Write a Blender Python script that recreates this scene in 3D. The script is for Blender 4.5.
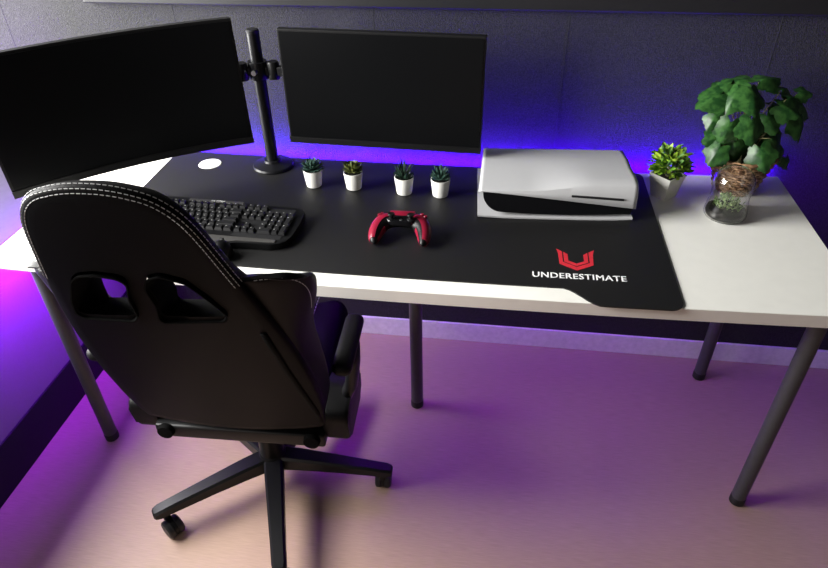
import bpy, bmesh, math, random
from mathutils import Vector, Matrix, noise
SC = bpy.context.scene
for o in list(bpy.data.objects): bpy.data.objects.remove(o)
COL = SC.collection
PI = math.pi
rnd = random.Random(7)

# ------------------------------------------------------------------ camera
W_PX = 828.0
YAW, PITCH, ROLL, FPX = 0.1466, 0.6369, -0.0192, 644.6
def camera_axes():
    f = Vector((-math.sin(YAW)*math.cos(PITCH), math.cos(YAW)*math.cos(PITCH), -math.sin(PITCH)))
    r = Vector((math.cos(YAW), math.sin(YAW), 0)); u = r.cross(f)
    r2 = math.cos(ROLL)*r + math.sin(ROLL)*u
    u2 = -math.sin(ROLL)*r + math.cos(ROLL)*u
    return f, r2, u2
CF, CR, CU = camera_axes()
cd = bpy.data.cameras.new('camera'); cam = bpy.data.objects.new('camera', cd); COL.objects.link(cam)
cd.sensor_fit = 'HORIZONTAL'; cd.sensor_width = 36.0; cd.lens = FPX/W_PX*36.0; cd.clip_start = .02
m = Matrix((CR, CU, -CF)).transposed().to_4x4(); m.translation = Vector((1.2115, -1.1418, 1.5941))
cam.matrix_world = m
SC.camera = cam

# ------------------------------------------------------------------ world, lights, exposure
wd = bpy.data.worlds.new('room_ambient'); SC.world = wd; wd.use_nodes = True
bg = wd.node_tree.nodes['Background']
bg.inputs[0].default_value = (.80, .78, .80, 1); bg.inputs[1].default_value = .06
def area(name, loc, target, sx, sy, power, color, spread=PI):
    l = bpy.data.lights.new(name, 'AREA'); l.shape = 'RECTANGLE'; l.size = sx; l.size_y = sy
    l.energy = power; l.color = color; l.spread = spread
    o = bpy.data.objects.new(name, l); COL.objects.link(o); o.location = loc
    o.rotation_euler = (Vector(target)-Vector(loc)).to_track_quat('-Z', 'Y').to_euler()
    return o
area('window_daylight', (-.85, -.18, 1.45), (1.0, -.20, 1.0), 1.6, 1.5, 262, (1.0, .99, .96))
area('warm_fill_light', (.10, -1.75, 1.05), (.15, .0, .0), .6, .9, 5.5, (1.0, .88, .80))  # added warm fill from behind the camera, lifts the left floor
SC.view_settings.view_transform = 'Standard'; SC.view_settings.look = 'None'
SC.view_settings.exposure = 0.0; SC.view_settings.gamma = 1.0
SC.view_settings.use_curve_mapping = False
SC.cycles.max_bounces = 8

LED = (.26, .0, 1.0)

# ------------------------------------------------------------------ material helpers
def mat(name, col, rough=.5, metal=0., spec=.5, noise_scale=None, noise_amt=.08, bump=0., bump_scale=200., stretch=None, sheen=0., trans=0., ior=1.45, coat=0.):
    m = bpy.data.materials.new(name); m.use_nodes = True
    nt = m.node_tree; b = nt.nodes['Principled BSDF']
    b.inputs['Base Color'].default_value = (*col, 1); b.inputs['Roughness'].default_value = rough
    b.inputs['Metallic'].default_value = metal; b.inputs['Specular IOR Level'].default_value = spec
    b.inputs['Sheen Weight'].default_value = sheen; b.inputs['Transmission Weight'].default_value = trans
    b.inputs['IOR'].default_value = ior; b.inputs['Coat Weight'].default_value = coat
    tc = nt.nodes.new('ShaderNodeTexCoord'); src = tc.outputs['Object']
    if stretch:
        mp = nt.nodes.new('ShaderNodeMapping'); mp.inputs['Scale'].default_value = stretch
        nt.links.new(src, mp.inputs['Vector']); src = mp.outputs['Vector']
    if noise_scale is None: noise_scale = 60.
    n = nt.nodes.new('ShaderNodeTexNoise'); n.inputs['Scale'].default_value = noise_scale
    n.inputs['Detail'].default_value = 4
    nt.links.new(src, n.inputs['Vector'])
    r = nt.nodes.new('ShaderNodeValToRGB'); e = r.color_ramp.elements
    e[0].position = .3; e[1].position = .7
    e[0].color = (*[max(0, c*(1-noise_amt)) for c in col], 1); e[1].color = (*[min(1, c*(1+noise_amt)) for c in col], 1)
    nt.links.new(n.outputs['Fac'], r.inputs['Fac']); nt.links.new(r.outputs['Color'], b.inputs['Base Color'])
    if bump:
        n2 = nt.nodes.new('ShaderNodeTexNoise'); n2.inputs['Scale'].default_value = bump_scale; n2.inputs['Detail'].default_value = 3
        nt.links.new(src, n2.inputs['Vector'])
        bp = nt.nodes.new('ShaderNodeBump'); bp.inputs['Strength'].default_value = bump; bp.inputs['Distance'].default_value = .002
        nt.links.new(n2.outputs['Fac'], bp.inputs['Height']); nt.links.new(bp.outputs['Normal'], b.inputs['Normal'])
    return m
def two_tone(name, c1, c2, scale, rough=.5, lo=.4, hi=.6, spec=.5):
    m = mat(name, c1, rough, spec=spec, noise_scale=scale)
    r = [n for n in m.node_tree.nodes if n.type == 'VALTORGB'][0].color_ramp
    r.elements[0].color = (*c1, 1); r.elements[1].color = (*c2, 1); r.elements[0].position = lo; r.elements[1].position = hi
    return m
def emit(name, col, s):
    m = bpy.data.materials.new(name); m.use_nodes = True; nt = m.node_tree
    b = nt.nodes['Principled BSDF']; b.inputs['Base Color'].default_value = (.8, .8, .8, 1)
    b.inputs['Emission Color'].default_value = (*col, 1); b.inputs['Emission Strength'].default_value = s
    return m
M = {}
M['wall'] = mat('charcoal_wallpaper', (.024, .0237, .0250), .75, spec=.3, noise_scale=420, noise_amt=.6, bump=.9, bump_scale=420)
M['left_wall'] = mat('grey_wall_paint', (.21, .205, .215), .6, spec=.3, noise_scale=200, noise_amt=.03, bump=.08, bump_scale=300)
M['seam'] = mat('wallpaper_seam', (.03, .03, .032), .9)
M['floor'] = mat('beige_laminate', (.41, .278, .215), .42, spec=.35, noise_scale=14, noise_amt=.10, stretch=(1.6, 34, 1), bump=.05, bump_scale=40)
M['sill'] = mat('grey_sill_laminate', (.036, .033, .042), .6, spec=.2)
M['white_skirting'] = mat('white_skirting', (.78, .76, .76), .45)
M['dark_skirting'] = mat('dark_skirting', (.011, .012, .016), .6, spec=.2)
M['laminate'] = mat('white_laminate', (.84, .83, .775), .42, spec=.4, noise_scale=30, noise_amt=.015)
M['edge_band'] = mat('grey_edge_band', (.70, .66, .62), .5, noise_scale=30, noise_amt=.02)
M['mat'] = mat('black_desk_mat_fabric', (.0028, .0025, .0027), .56, spec=.60, noise_scale=500, noise_amt=.25, sheen=.0, bump=.15, bump_scale=900)
M['leg'] = mat('dark_grey_leg_metal', (.045, .044, .050), .42, spec=.5)
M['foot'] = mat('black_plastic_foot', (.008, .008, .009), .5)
M['black'] = mat('black_plastic', (.005, .005, .0055), .40, spec=.28)
M['gloss'] = mat('gloss_black_plastic', (.006, .006, .007), .12, spec=.6)
M['bezel'] = mat('monitor_bezel', (.006, .006, .0065), .4, spec=.35)
M['screen'] = mat('switched_off_screen', (.0036, .0038, .0043), .32, spec=.13, noise_amt=.02)
M['metal_black'] = mat('black_painted_metal', (.006, .006, .0075), .36, spec=.32)
M['leather'] = mat('black_leatherette', (.0022, .0021, .0023), .46, spec=.055, noise_scale=300, noise_amt=.12, bump=.25, bump_scale=700)
M['leather_side'] = mat('black_leatherette_bolster', (.0040, .0038, .0043), .46, spec=.13, noise_scale=300, noise_amt=.12, bump=.25, bump_scale=700)
M['stitch'] = mat('grey_stitching', (.42, .42, .42), .7)
M['zip'] = mat('black_zip', (.003, .003, .003), .7, spec=.06)
M['liner'] = mat('black_slot_lining', (.004, .004, .004), .9, spec=.03)
M['silver'] = mat('silver_stub', (.7, .7, .72), .3, metal=1)
M['console_white'] = mat('white_console_shell', (.50, .50, .51), .45, noise_amt=.01)
M['red'] = mat('crimson_shell', (.22, .007, .026), .34, noise_amt=.03, coat=.15)
M['red_ink'] = mat('red_print', (.56, .020, .035), .6)
M['white_ink'] = mat('white_print', (.85, .85, .85), .6)
M['pot'] = mat('white_ceramic_pot', (.74, .73, .69), .5, noise_amt=.02)
M['soil'] = mat('dark_soil', (.012, .010, .008), .9, noise_scale=200, noise_amt=.5, bump=.8, bump_scale=300)
M['succ_blue'] = two_tone('blue_green_leaf', (.018, .050, .040), (.060, .125, .095), 60, .5)
M['succ_olive'] = two_tone('olive_leaf', (.040, .060, .012), (.135, .150, .035), 60, .5)
M['succ_dark'] = two_tone('dark_green_leaf', (.008, .022, .014), (.025, .055, .035), 60, .45)
M['bush_green'] = two_tone('bright_leaf', (.10, .24, .018), (.36, .52, .05), 45, .45)
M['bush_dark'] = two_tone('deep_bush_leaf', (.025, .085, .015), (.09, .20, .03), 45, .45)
M['ivy'] = two_tone('ivy_leaf', (.009, .046, .009), (.034, .110, .022), 60, .40)
M['vein'] = mat('leaf_vein', (.12, .26, .08), .5)
M['stem'] = mat('plant_stem', (.22, .20, .09), .6)
M['wicker'] = two_tone('woven_wicker', (.16, .075, .035), (.42, .25, .13), 70, .6)
M['wicker_dark'] = mat('wicker_shadow_weave', (.07, .035, .018), .8, noise_scale=150, noise_amt=.3)
M['glass'] = mat('clear_glass', (1, 1, 1), .0, trans=1., ior=1.45, noise_amt=0., spec=.5)
M['moss'] = two_tone('moss_green', (.08, .16, .04), (.30, .40, .16), 90, .6)
M['key'] = mat('black_keycap', (.011, .011, .012), .38, spec=.5)
M['key_ink'] = mat('keycap_legend', (.36, .36, .35), .5)
M['kb_plate'] = mat('dark_grey_keyboard_plate', (.050, .048, .046), .42, spec=.5)
M['led'] = emit('violet_led_tape', LED, 1.0)

# ------------------------------------------------------------------ mesh helpers
def link(name, me, material=None, parent=None, smooth=False):
    if isinstance(me, bmesh.types.BMesh):
        bm = me; bmesh.ops.recalc_face_normals(bm, faces=bm.faces[:])
        me = bpy.data.meshes.new(name); bm.to_mesh(me); bm.free()
    o = bpy.data.objects.new(name, me); COL.objects.link(o)
    if material is not None: o.data.materials.append(material)
    if smooth:
        for p in me.polygons: p.use_smooth = True
        if smooth is not True:
            try: me.set_sharp_from_angle(angle=smooth)
            except Exception: pass
    if parent is not None: o.parent = parent
    return o
def empty(name, loc, rz=0.):
    o = bpy.data.objects.new(name, None); COL.objects.link(o); o.location = loc; o.rotation_euler = (0, 0, rz)
    o.empty_display_size = .05
    return o
def tag(o, label, cat, group=None):
    o['label'] = label; o['category'] = cat
    if group: o['group'] = group
    return o
def struct(o): o['kind'] = 'structure'; return o
def box(x0, x1, y0, y1, z0, z1, bev=0., seg=2, bm=None):
    b = bm or bmesh.new()
    r = bmesh.ops.create_cube(b, size=1.)
    vs = r['verts']
    for v in vs: v.co = Vector(((x0+x1)/2+v.co.x*(x1-x0), (y0+y1)/2+v.co.y*(y1-y0), (z0+z1)/2+v.co.z*(z1-z0)))
    if bev:
        es = list({e for v in vs for e in v.link_edges})
        bmesh.ops.bevel(b, geom=es, offset=bev, segments=seg, affect='EDGES', profile=.5)
    return b
def prism(poly, z0, z1, bev=0., seg=2, bm=None):
    b = bm or bmesh.new()
    lo = [b.verts.new((x, y, z0)) for x, y in poly]; hi = [b.verts.new((x, y, z1)) for x, y in poly]
    n = len(poly)
    f0 = b.faces.new(lo[::-1]); f1 = b.faces.new(hi)
    for i in range(n): b.faces.new((lo[i], lo[(i+1) % n], hi[(i+1) % n], hi[i]))
    if bev:
        es = [e for e in f1.edges]+[e for e in f0.edges]
        bmesh.ops.bevel(b, geom=es, offset=bev, segments=seg, affect='EDGES', profile=.5)
    return b
def lathe(prof, n=32, c=(0, 0), bm=None, close=False):
    b = bm or bmesh.new(); rings = []
    for r, z in prof:
        if r < 1e-6: rings.append([b.verts.new((c[0], c[1], z))])
        else: rings.append([b.verts.new((c[0]+r*math.cos(2*PI*i/n), c[1]+r*math.sin(2*PI*i/n), z)) for i in range(n)])
    for a, d in zip(rings[:-1], rings[1:]):
        for i in range(n):
            j = (i+1) % n
            if len(a) == 1 and len(d) == 1: continue
            if len(a) == 1: b.faces.new((a[0], d[j], d[i]))
            elif len(d) == 1: b.faces.new((a[i], a[j], d[0]))
            else: b.faces.new((a[i], a[j], d[j], d[i]))
    return b
def loft(rings, cap=True, closed=True, bm=None):
    b = bm or bmesh.new(); R = [[b.verts.new(p) for p in r] for r in rings]
    n = len(R[0]); k = n if closed else n-1
    for a, d in zip(R[:-1], R[1:]):
        for i in range(k):
            j = (i+1) % n; b.faces.new((a[i], a[j], d[j], d[i]))
    if cap:
        b.faces.new(R[0][::-1]); b.faces.new(R[-1])
    return b
def tube(pts, r, n=8, bm=None, flat=1.0):
    pts = [Vector(p) for p in pts]; rings = []
    rr = r if isinstance(r, (list, tuple)) else [r]*len(pts)
    up = None
    for i, p in enumerate(pts):
        t = (pts[min(i+1, len(pts)-1)]-pts[max(i-1, 0)]).normalized()
        if up is None: up = Vector((0, 0, 1)) if abs(t.z) < .9 else Vector((0, 1, 0))
        s = t.cross(up).normalized(); u = s.cross(t).normalized(); up = u
        rings.append([p+s*(rr[i]*math.cos(2*PI*k/n))+u*(rr[i]*flat*math.sin(2*PI*k/n)) for k in range(n)])
    return loft(rings, bm=bm)
def smooth_pts(pts, n):
    """Catmull-Rom through pts"""
    P = [Vector(p) for p in pts]; out = []
    for i in range(len(P)-1):
        a, b_, c, d = P[max(i-1, 0)], P[i], P[i+1], P[min(i+2, len(P)-1)]
        for k in range(n):
            t = k/n
            out.append(.5*((2*b_)+(c-a)*t+(2*a-5*b_+4*c-d)*t*t+(3*b_-a-3*c+d)*t**3))
    out.append(P[-1]); return out
def round_poly(poly, r, seg=5):
    out = []; n = len(poly)
    for i in range(n):
        p0, p, p1 = Vector(poly[i-1]), Vector(poly[i]), Vector(poly[(i+1) % n])
        rr = r[i] if isinstance(r, (list, tuple)) else r
        if rr <= 0: out.append(tuple(p)); continue
        a = (p0-p); b_ = (p1-p); d = min(rr, a.length*.45, b_.length*.45)
        A = p+a.normalized()*d; B = p+b_.normalized()*d
        for k in range(seg+1):
            t = k/seg; q = A*(1-t)**2+p*2*t*(1-t)+B*t*t; out.append((q.x, q.y))
    return out
def boolean(o, cutter):
    md = o.modifiers.new('cut', 'BOOLEAN'); md.object = cutter; md.operation = 'DIFFERENCE'; md.solver = 'EXACT'
    bpy.context.view_layer.update()
    dg = bpy.context.evaluated_depsgraph_get()
    me = bpy.data.meshes.new_from_object(o.evaluated_get(dg)); o.modifiers.clear()
    old = o.data; o.data = me; bpy.data.objects.remove(cutter)
    return o
def subsurf(o, lv):
    md = o.modifiers.new('smooth', 'SUBSURF'); md.levels = lv; md.render_levels = lv
    return o
def interp(tab, x):
    if x <= tab[0][0]: return tab[0][1]
    for (a, va), (b_, vb) in zip(tab[:-1], tab[1:]):
        if x <= b_:
            t = (x-a)/(b_-a); return va+(vb-va)*t
    return tab[-1][1]
def text_mesh(s, size, depth):
    c = bpy.data.curves.new('lettering', 'FONT'); c.body = s; c.size = size; c.extrude = depth; c.align_x = 'LEFT'
    c.resolution_u = 3; c.space_character = 1.08
    o = bpy.data.objects.new('lettering', c); COL.objects.link(o); bpy.context.view_layer.update()
    me = bpy.data.meshes.new_from_object(o.evaluated_get(bpy.context.evaluated_depsgraph_get()))
    bpy.data.objects.remove(o); return me

# ------------------------------------------------------------------ the room
WB, WL = .670, -.138          # back wall plane y, left wall plane x
def wall_plane():
    return box(-1.3, 3.6, WB, WB+.1, 0, 2.6)
struct(link('floor', box(-1.3, 3.6, -3.6, WB+.1, -.06, 0), M['floor']))
struct(link('wall_back', wall_plane(), M['wall']))
struct(link('wall_left', box(-.84, WL, -2.4, WB, 0, .62, .003), M['left_wall']))
struct(link('trim_7', box(-.84, WL+.004, -2.4, WB, .62, .640, .003), M['sill']))
struct(link('baseboard_back', box(WL, 3.6, WB-.010, WB, 0, .079, .002), M['white_skirting']))
struct(link('baseboard_left', box(WL, WL+.006, -2.4, WB-.010, 0, .157, .002), M['dark_skirting']))
for i, (x, dx) in enumerate([(-.26, 0), (.27, 0), (.846, 0), (1.37, 0), (1.896, 0)]):
    struct(link('trim_%d' % (i+1), box(x-.0008, x+.0008, WB-.0006, WB, .08, 1.166), M['seam']))
struct(link('trim_6', box(.02, 3.6, WB-.022, WB, 1.1635, 1.30, .004), M['foot']))  # near-black board standing in for a dark edge and its soft shadow

# ------------------------------------------------------------------ desk
L_, D_, HD, TH, SAG = 2.0, .6355, .734, .034, .0159
def dz(x):
    x = min(max(x, 0), L_); return HD-SAG*4*(x/L_)*(1-x/L_)
desk = tag(empty('desk', (0, 0, 0)), 'long white desk with slightly sagging top on black round metal legs', 'desk')
def tabletop():
    rings = []; n = 60; b = .0015
    for i in range(n+1):
        x = L_*i/n; z = dz(x)
        if i == 0: x += .0005
        rings.append([(x, 0, z-TH+b), (x, b, z-TH), (x, D_-b, z-TH), (x, D_, z-TH+b), (x, D_, z-b), (x, D_-b, z), (x, b, z), (x, 0, z-b)])
    return loft(rings)
tt = link('tabletop', tabletop(), M['laminate'], desk)
tt.data.materials.append(M['edge_band'])
for p in tt.data.polygons:
    if abs(p.normal.z) < .5: p.material_index = 1
LEGS = [(.0574, .0688), (L_-.0574, .0688), (L_-.0574, D_-.0688), (.0574, D_-.0688), (.9985, .323)]
for x, y in LEGS:
    zt = dz(x)-TH
    g = link('leg', lathe([(0, .028), (.0195, .028), (.0195, zt-.001), (0, zt-.001)], 24, (x, y)), M['leg'], desk, smooth=.6)
    link('foot_cap', lathe([(0, 0), (.017, 0), (.0205, .004), (.0205, .026), (.019, .0285), (0, .0285)], 24, (x, y)), M['foot'], g, smooth=.6)
    link('mounting_plate', lathe([(0, zt-.006), (.045, zt-.006), (.045, zt-.0005), (0, zt-.0005)], 24, (x, y)), M['leg'], g, smooth=.6)

# violet LED tape: one run on the back top edge, one under the desk, one on the left end
def led_run(name, pts, nrm, w, s, label, col=LED):
    """thin tape: backing + emissive face, on a poly-line with normal nrm"""
    t = tag(empty(name, (0, 0, 0)), label, 'led strip', None)
    nrm = Vector(nrm).normalized(); P = [Vector(p) for p in pts]
    bm = bmesh.new(); bb = bmesh.new()
    for a, b_ in zip(P[:-1], P[1:]):
        s_ = (b_-a).normalized().cross(nrm)*(w/2)
        f = bm.faces.new([bm.verts.new(q+nrm*.0016) for q in (a-s_, b_-s_, b_+s_, a+s_)])
        vs = [[bb.verts.new(q+nrm*h) for q in (a-s_*1.1, b_-s_*1.1, b_+s_*1.1, a+s_*1.1)] for h in (0., .0012)]
        bb.faces.new(vs[0][::-1]); bb.faces.new(vs[1])
        for i in range(4): bb.faces.new((vs[0][i], vs[0][(i+1) % 4], vs[1][(i+1) % 4], vs[1][i]))
    link('tape_backing', bb, M['white_skirting'], t)
    o = bpy.data.meshes.new('light_tape'); bm.normal_update()
    for f in bm.faces:
        if f.normal.dot(nrm) < 0: f.normal_flip()
    bm.to_mesh(o); bm.free()
    ob = bpy.data.objects.new('light_tape', o); COL.objects.link(ob); ob.data.materials.append(emit('violet_led_tape', col, s)); ob.parent = t
    return t
N = 24
led_run('led_strip', [(L_*(.01+.98*i/N), D_+.0012, dz(L_*(.01+.98*i/N))-.008) for i in range(N+1)], (0, .9, .4), .008, 850,
        'violet LED tape stuck along the back edge of the white desk', (.06, 0, 1))
led_run('led_strip', [(L_*(.02+.96*i/N), .42, dz(L_*(.02+.96*i/N))-TH-.0005) for i in range(N+1)], (0, 0, -1), .008, 125,
        'violet LED tape stuck under the white desktop')
led_run('led_strip', [(-.0012, .02, HD-.017), (-.0012, .60, HD-.017)], (-1, 0, -.1), .008, 3000,
        'violet LED tape stuck on the left end of the white desk')

led_run('led_strip', [(L_+.0012, .02, HD-.017), (L_+.0012, .60, HD-.017)], (1, 0, -.1), .008, 200,
        'violet LED tape stuck on the right end of the white desk', (.16, 0, 1))

# ------------------------------------------------------------------ desk mat
MT = .003
def mat_front(x):
    def blend(a, b_, t): t = min(max(t, 0), 1); t = t*t*(3-2*t); return a+(b_-a)*t
    if x < .92: return blend(-.012, .047, (x-.385)/.075)
    return blend(.047, -.012, (x-1.370)/.085)
def deskmat():
    x0, x1, yb, r = .206, 1.626, .631, .03
    xs = set()
    for k in range(9): 
        a = PI/2*k/8; xs.add(round(x0+r*(1-math.cos(a)), 5)); xs.add(round(x1-r*(1-math.cos(a)), 5))
    x = x0+r
    while x < x1-r: xs.add(round(x, 5)); x += .0125
    xs = sorted(xs); rings = []
    for x in xs:
        c = 0.
        for e in (x-x0, x1-x):
            if e < r: c = r-math.sqrt(max(0, r*r-(r-e)**2))
        yf, yk = mat_front(x)+c*.999, yb-c*.999
        row = [yf+(yk-yf)*j/12 for j in range(13)]
        z = dz(x)+.0003
        rings.append([(x, y, z) for y in row]+[(x, y, z+MT) for y in row[::-1]])
    return loft(rings)
dm = tag(empty('desk_mat', (0, 0, 0)), 'large black desk mat with a red emblem and white lettering', 'desk mat')
mo = link('mat_sheet', deskmat(), M['mat'], dm)
cut = link('cutter', lathe([(0, .6), (.0355, .6), (.0355, .8), (0, .8)], 40, (.338, .557)))
boolean(mo, cut)
def mz(x): return dz(x)+.0003+MT
# printed emblem (traced on the mat plane) and lettering
def printed(name, polys, material, h=.0004, parent=dm):
    b = bmesh.new()
    for poly in polys:
        vs = [b.verts.new((x, y, mz(x)+h)) for x, y in poly]
        vd = [b.verts.new((x, y, mz(x)+.0001)) for x, y in poly]
        b.faces.new(vs)
        for i in range(len(vs)): b.faces.new((vs[i], vs[(i+1) % len(vs)], vd[(i+1) % len(vs)], vd[i]))
    return link(name, b, material, parent)
cx = 1.409
outer = [(1.364, .205), (1.3805, .1925), (1.3805, .150), (1.408, .1335)]
def mir(p): return [(2*cx-x, y) for x, y in p][::-1]
left_o = [(1.364, .206), (1.3775, .1945), (1.3780, .1500), (cx-.0002, .1310), (cx-.0002, .1170), (1.3700, .1410), (1.3680, .1870)]
left_i = [(1.3805, .1925), (1.3905, .1835), (1.3905, .1560), (cx-.0002, .1450), (cx-.0002, .1345), (1.3812, .1515)]
emb = printed('printed_emblem', [left_o, mir(left_o), left_i, mir(left_i)], M['red_ink'])
tm = text_mesh('UNDERESTIMATE', .027, .0002)
xs_ = [v.co.x for v in tm.vertices]; ys_ = [v.co.y for v in tm.vertices]
sx = (1.5165-1.3065)/(max(xs_)-min(xs_)); sy = .0205/(max(ys_)-min(ys_)); x_min = min(xs_)
for v in tm.vertices:
    X = 1.3065+(v.co.x-x_min)*sx
    v.co = Vector((X, .083+v.co.y*sy, mz(X)+.0003+v.co.z))
bmt = bmesh.new(); bmt.from_mesh(tm)
for dx in (-.00045, .00045):
    tc_ = tm.copy(); tc_.transform(Matrix.Translation((dx, 0, dx*.2))); bmt.from_mesh(tc_)
bmt.to_mesh(tm); bmt.free()
link('printed_lettering', tm, M['white_ink'], dm)
# white grommet
gz = dz(.338)
gr = tag(empty('cable_grommet', (.338, .557, gz)), 'round white cable grommet cap showing through the hole in the black desk mat', 'grommet')
link('cap', lathe([(0, .0042), (.030, .0042), (.0335, .0034), (.0345, .0004), (0, .0004)], 40), M['laminate'], gr, smooth=.6)

# ------------------------------------------------------------------ monitors and stand
def monitor_flat():
    bl, br = Vector((.621, .508, .834)), Vector((1.1597, .490, .831))
    w, h = (br-bl).length, .3095
    t = tag(empty('monitor', (bl+br)/2), 'flat black monitor, switched off, above the row of small white plant pots', 'monitor')
    X = (br-bl).normalized(); Y = Vector((-X.y, X.x, 0)).normalized(); Z = X.cross(Y).normalized()
    t.matrix_world = Matrix((X, Y, Z)).transposed().to_4x4(); t.matrix_world.translation = (bl+br)/2
    t.rotation_mode = 'XYZ'
    mw = Matrix((X, Y, Z)).transposed().to_4x4(); mw.translation = (bl+br)/2; t.matrix_world = mw
    link('housing', box(-w/2, w/2, .002, .022, 0, h, .002), M['bezel'], t)
    link('screen', box(-w/2+.006, w/2-.006, 0, .004, .018, h-.006), M['screen'], t)
    link('lower_bezel', box(-w/2, w/2, -.0015, .004, 0, .0165, .001), M['bezel'], t)
    link('rear_cover', box(-.20, .20, .020, .048, .05, h-.06, .012, 3), M['bezel'], t, smooth=.6)
    return t
monitor_flat()
def monitor_curved():
    a, b_ = Vector((.020, .130, .822)), Vector((.5155, .500, .830)); ht = .340
    c = (b_-a); Lc = c.length; X = c.normalized(); Nf = Vector((X.y, -X.x, 0)).normalized(); sag = .034
    t = empty('monitor', (a+b_)/2)
    tag(t, 'large curved black monitor, switched off, angled in from the left end of the desk', 'monitor')
    mw = Matrix((X, -Nf, X.cross(-Nf))).transposed().to_4x4(); mw.translation = (a+b_)/2; t.matrix_world = mw
    R = (Lc*Lc/4+sag*sag)/(2*sag)
    def yy(x): return sag-(R-math.sqrt(R*R-x*x))         # local +y is away from the viewer
    def slab(x0, x1, d0, d1, z0, z1, n=32):
        rings = []
        for i in range(n+1):
            x = x0+(x1-x0)*i/n; y = yy(x)
            rings.append([(x, y+d0, z0), (x, y+d1, z0), (x, y+d1, z1), (x, y+d0, z1)])
        return loft(rings)
    w = Lc/2
    hs = link('housing', slab(-w, w, .002, .020, 0, ht), M['bezel'], t)
    link('screen', slab(-w+.007, w-.007, 0, .004, .020, ht-.007), M['screen'], t, smooth=.6)
    link('lower_bezel', slab(-w, w, -.0015, .003, 0, .0185), M['bezel'], t, smooth=.6)
    link('rear_cover', box(-.19, .19, .045, .085, .07, ht-.07, .014, 3), M['bezel'], t, smooth=.6)
    return t
monitor_curved()
PX, PY = .534, .572
zb = mz(PX)
st = tag(empty('monitor_stand', (PX, PY, zb)), 'black metal pole stand with round foot holding the two monitors', 'monitor stand')
link('base', lathe([(0, 0), (.061, 0), (.0615, .003), (.058, .008), (.040, .012), (.026, .016), (.024, .022), (0, .022)], 48), M['metal_black'], st, smooth=.6)
hp = 1.121-zb
pole = link('pole', lathe([(0, .01), (.0175, .01), (.0175, hp-.004), (.0165, hp), (0, hp)], 32), M['metal_black'], st, smooth=.6)
link('pole_cap', lathe([(0, hp+.004), (.0150, hp+.0035), (.0178, hp+.001), (.0178, hp-.006), (0, hp-.006)], 32), M['foot'], pole, smooth=.6)
zc = 1.016-zb
cl = link('clamp', lathe([(.0176, zc-.024), (.026, zc-.024), (.027, zc-.020), (.027, zc+.020), (.026, zc+.024), (.0176, zc+.024), (.0176, zc-.024)], 32), M['metal_black'], st, smooth=.6)
for sx_, ang in ((1, -4), (-1, 180+32)):
    ca, sa = math.cos(math.radians(ang)), math.sin(math.radians(ang))
    bm = bmesh.new()
    def bar(r0, r1, w, z0, z1, bev=.003):
        b2 = box(r0, r1, -w, w, z0, z1, bev)
        bmesh.ops.rotate(b2, verts=b2.verts[:], cent=(0, 0, 0), matrix=Matrix.Rotation(math.radians(ang), 3, 'Z'))
        tmp = bpy.data.meshes.new('t'); b2.to_mesh(tmp); b2.free(); bm.from_mesh(tmp); bpy.data.meshes.remove(tmp)
    reach = .185 if sx_ > 0 else .165
    bar(.022, reach, .010, zc-.013, zc+.013)
    ar = link('support_arm', bm, M['metal_black'], st)
    k = link('arm_joint', lathe([(0, zc-.022), (.015, zc-.022), (.017, zc-.018), (.017, zc+.020), (.014, zc+.025), (0, zc+.025)], 24, (.045*ca, .045*sa)), M['black'], ar, smooth=.6)
bm = tube([(.0, -.024, zc+.002), (.0, -.040, zc+.002)], .007, 12)
link('clamp_screw', bm, M['silver'], st)

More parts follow.
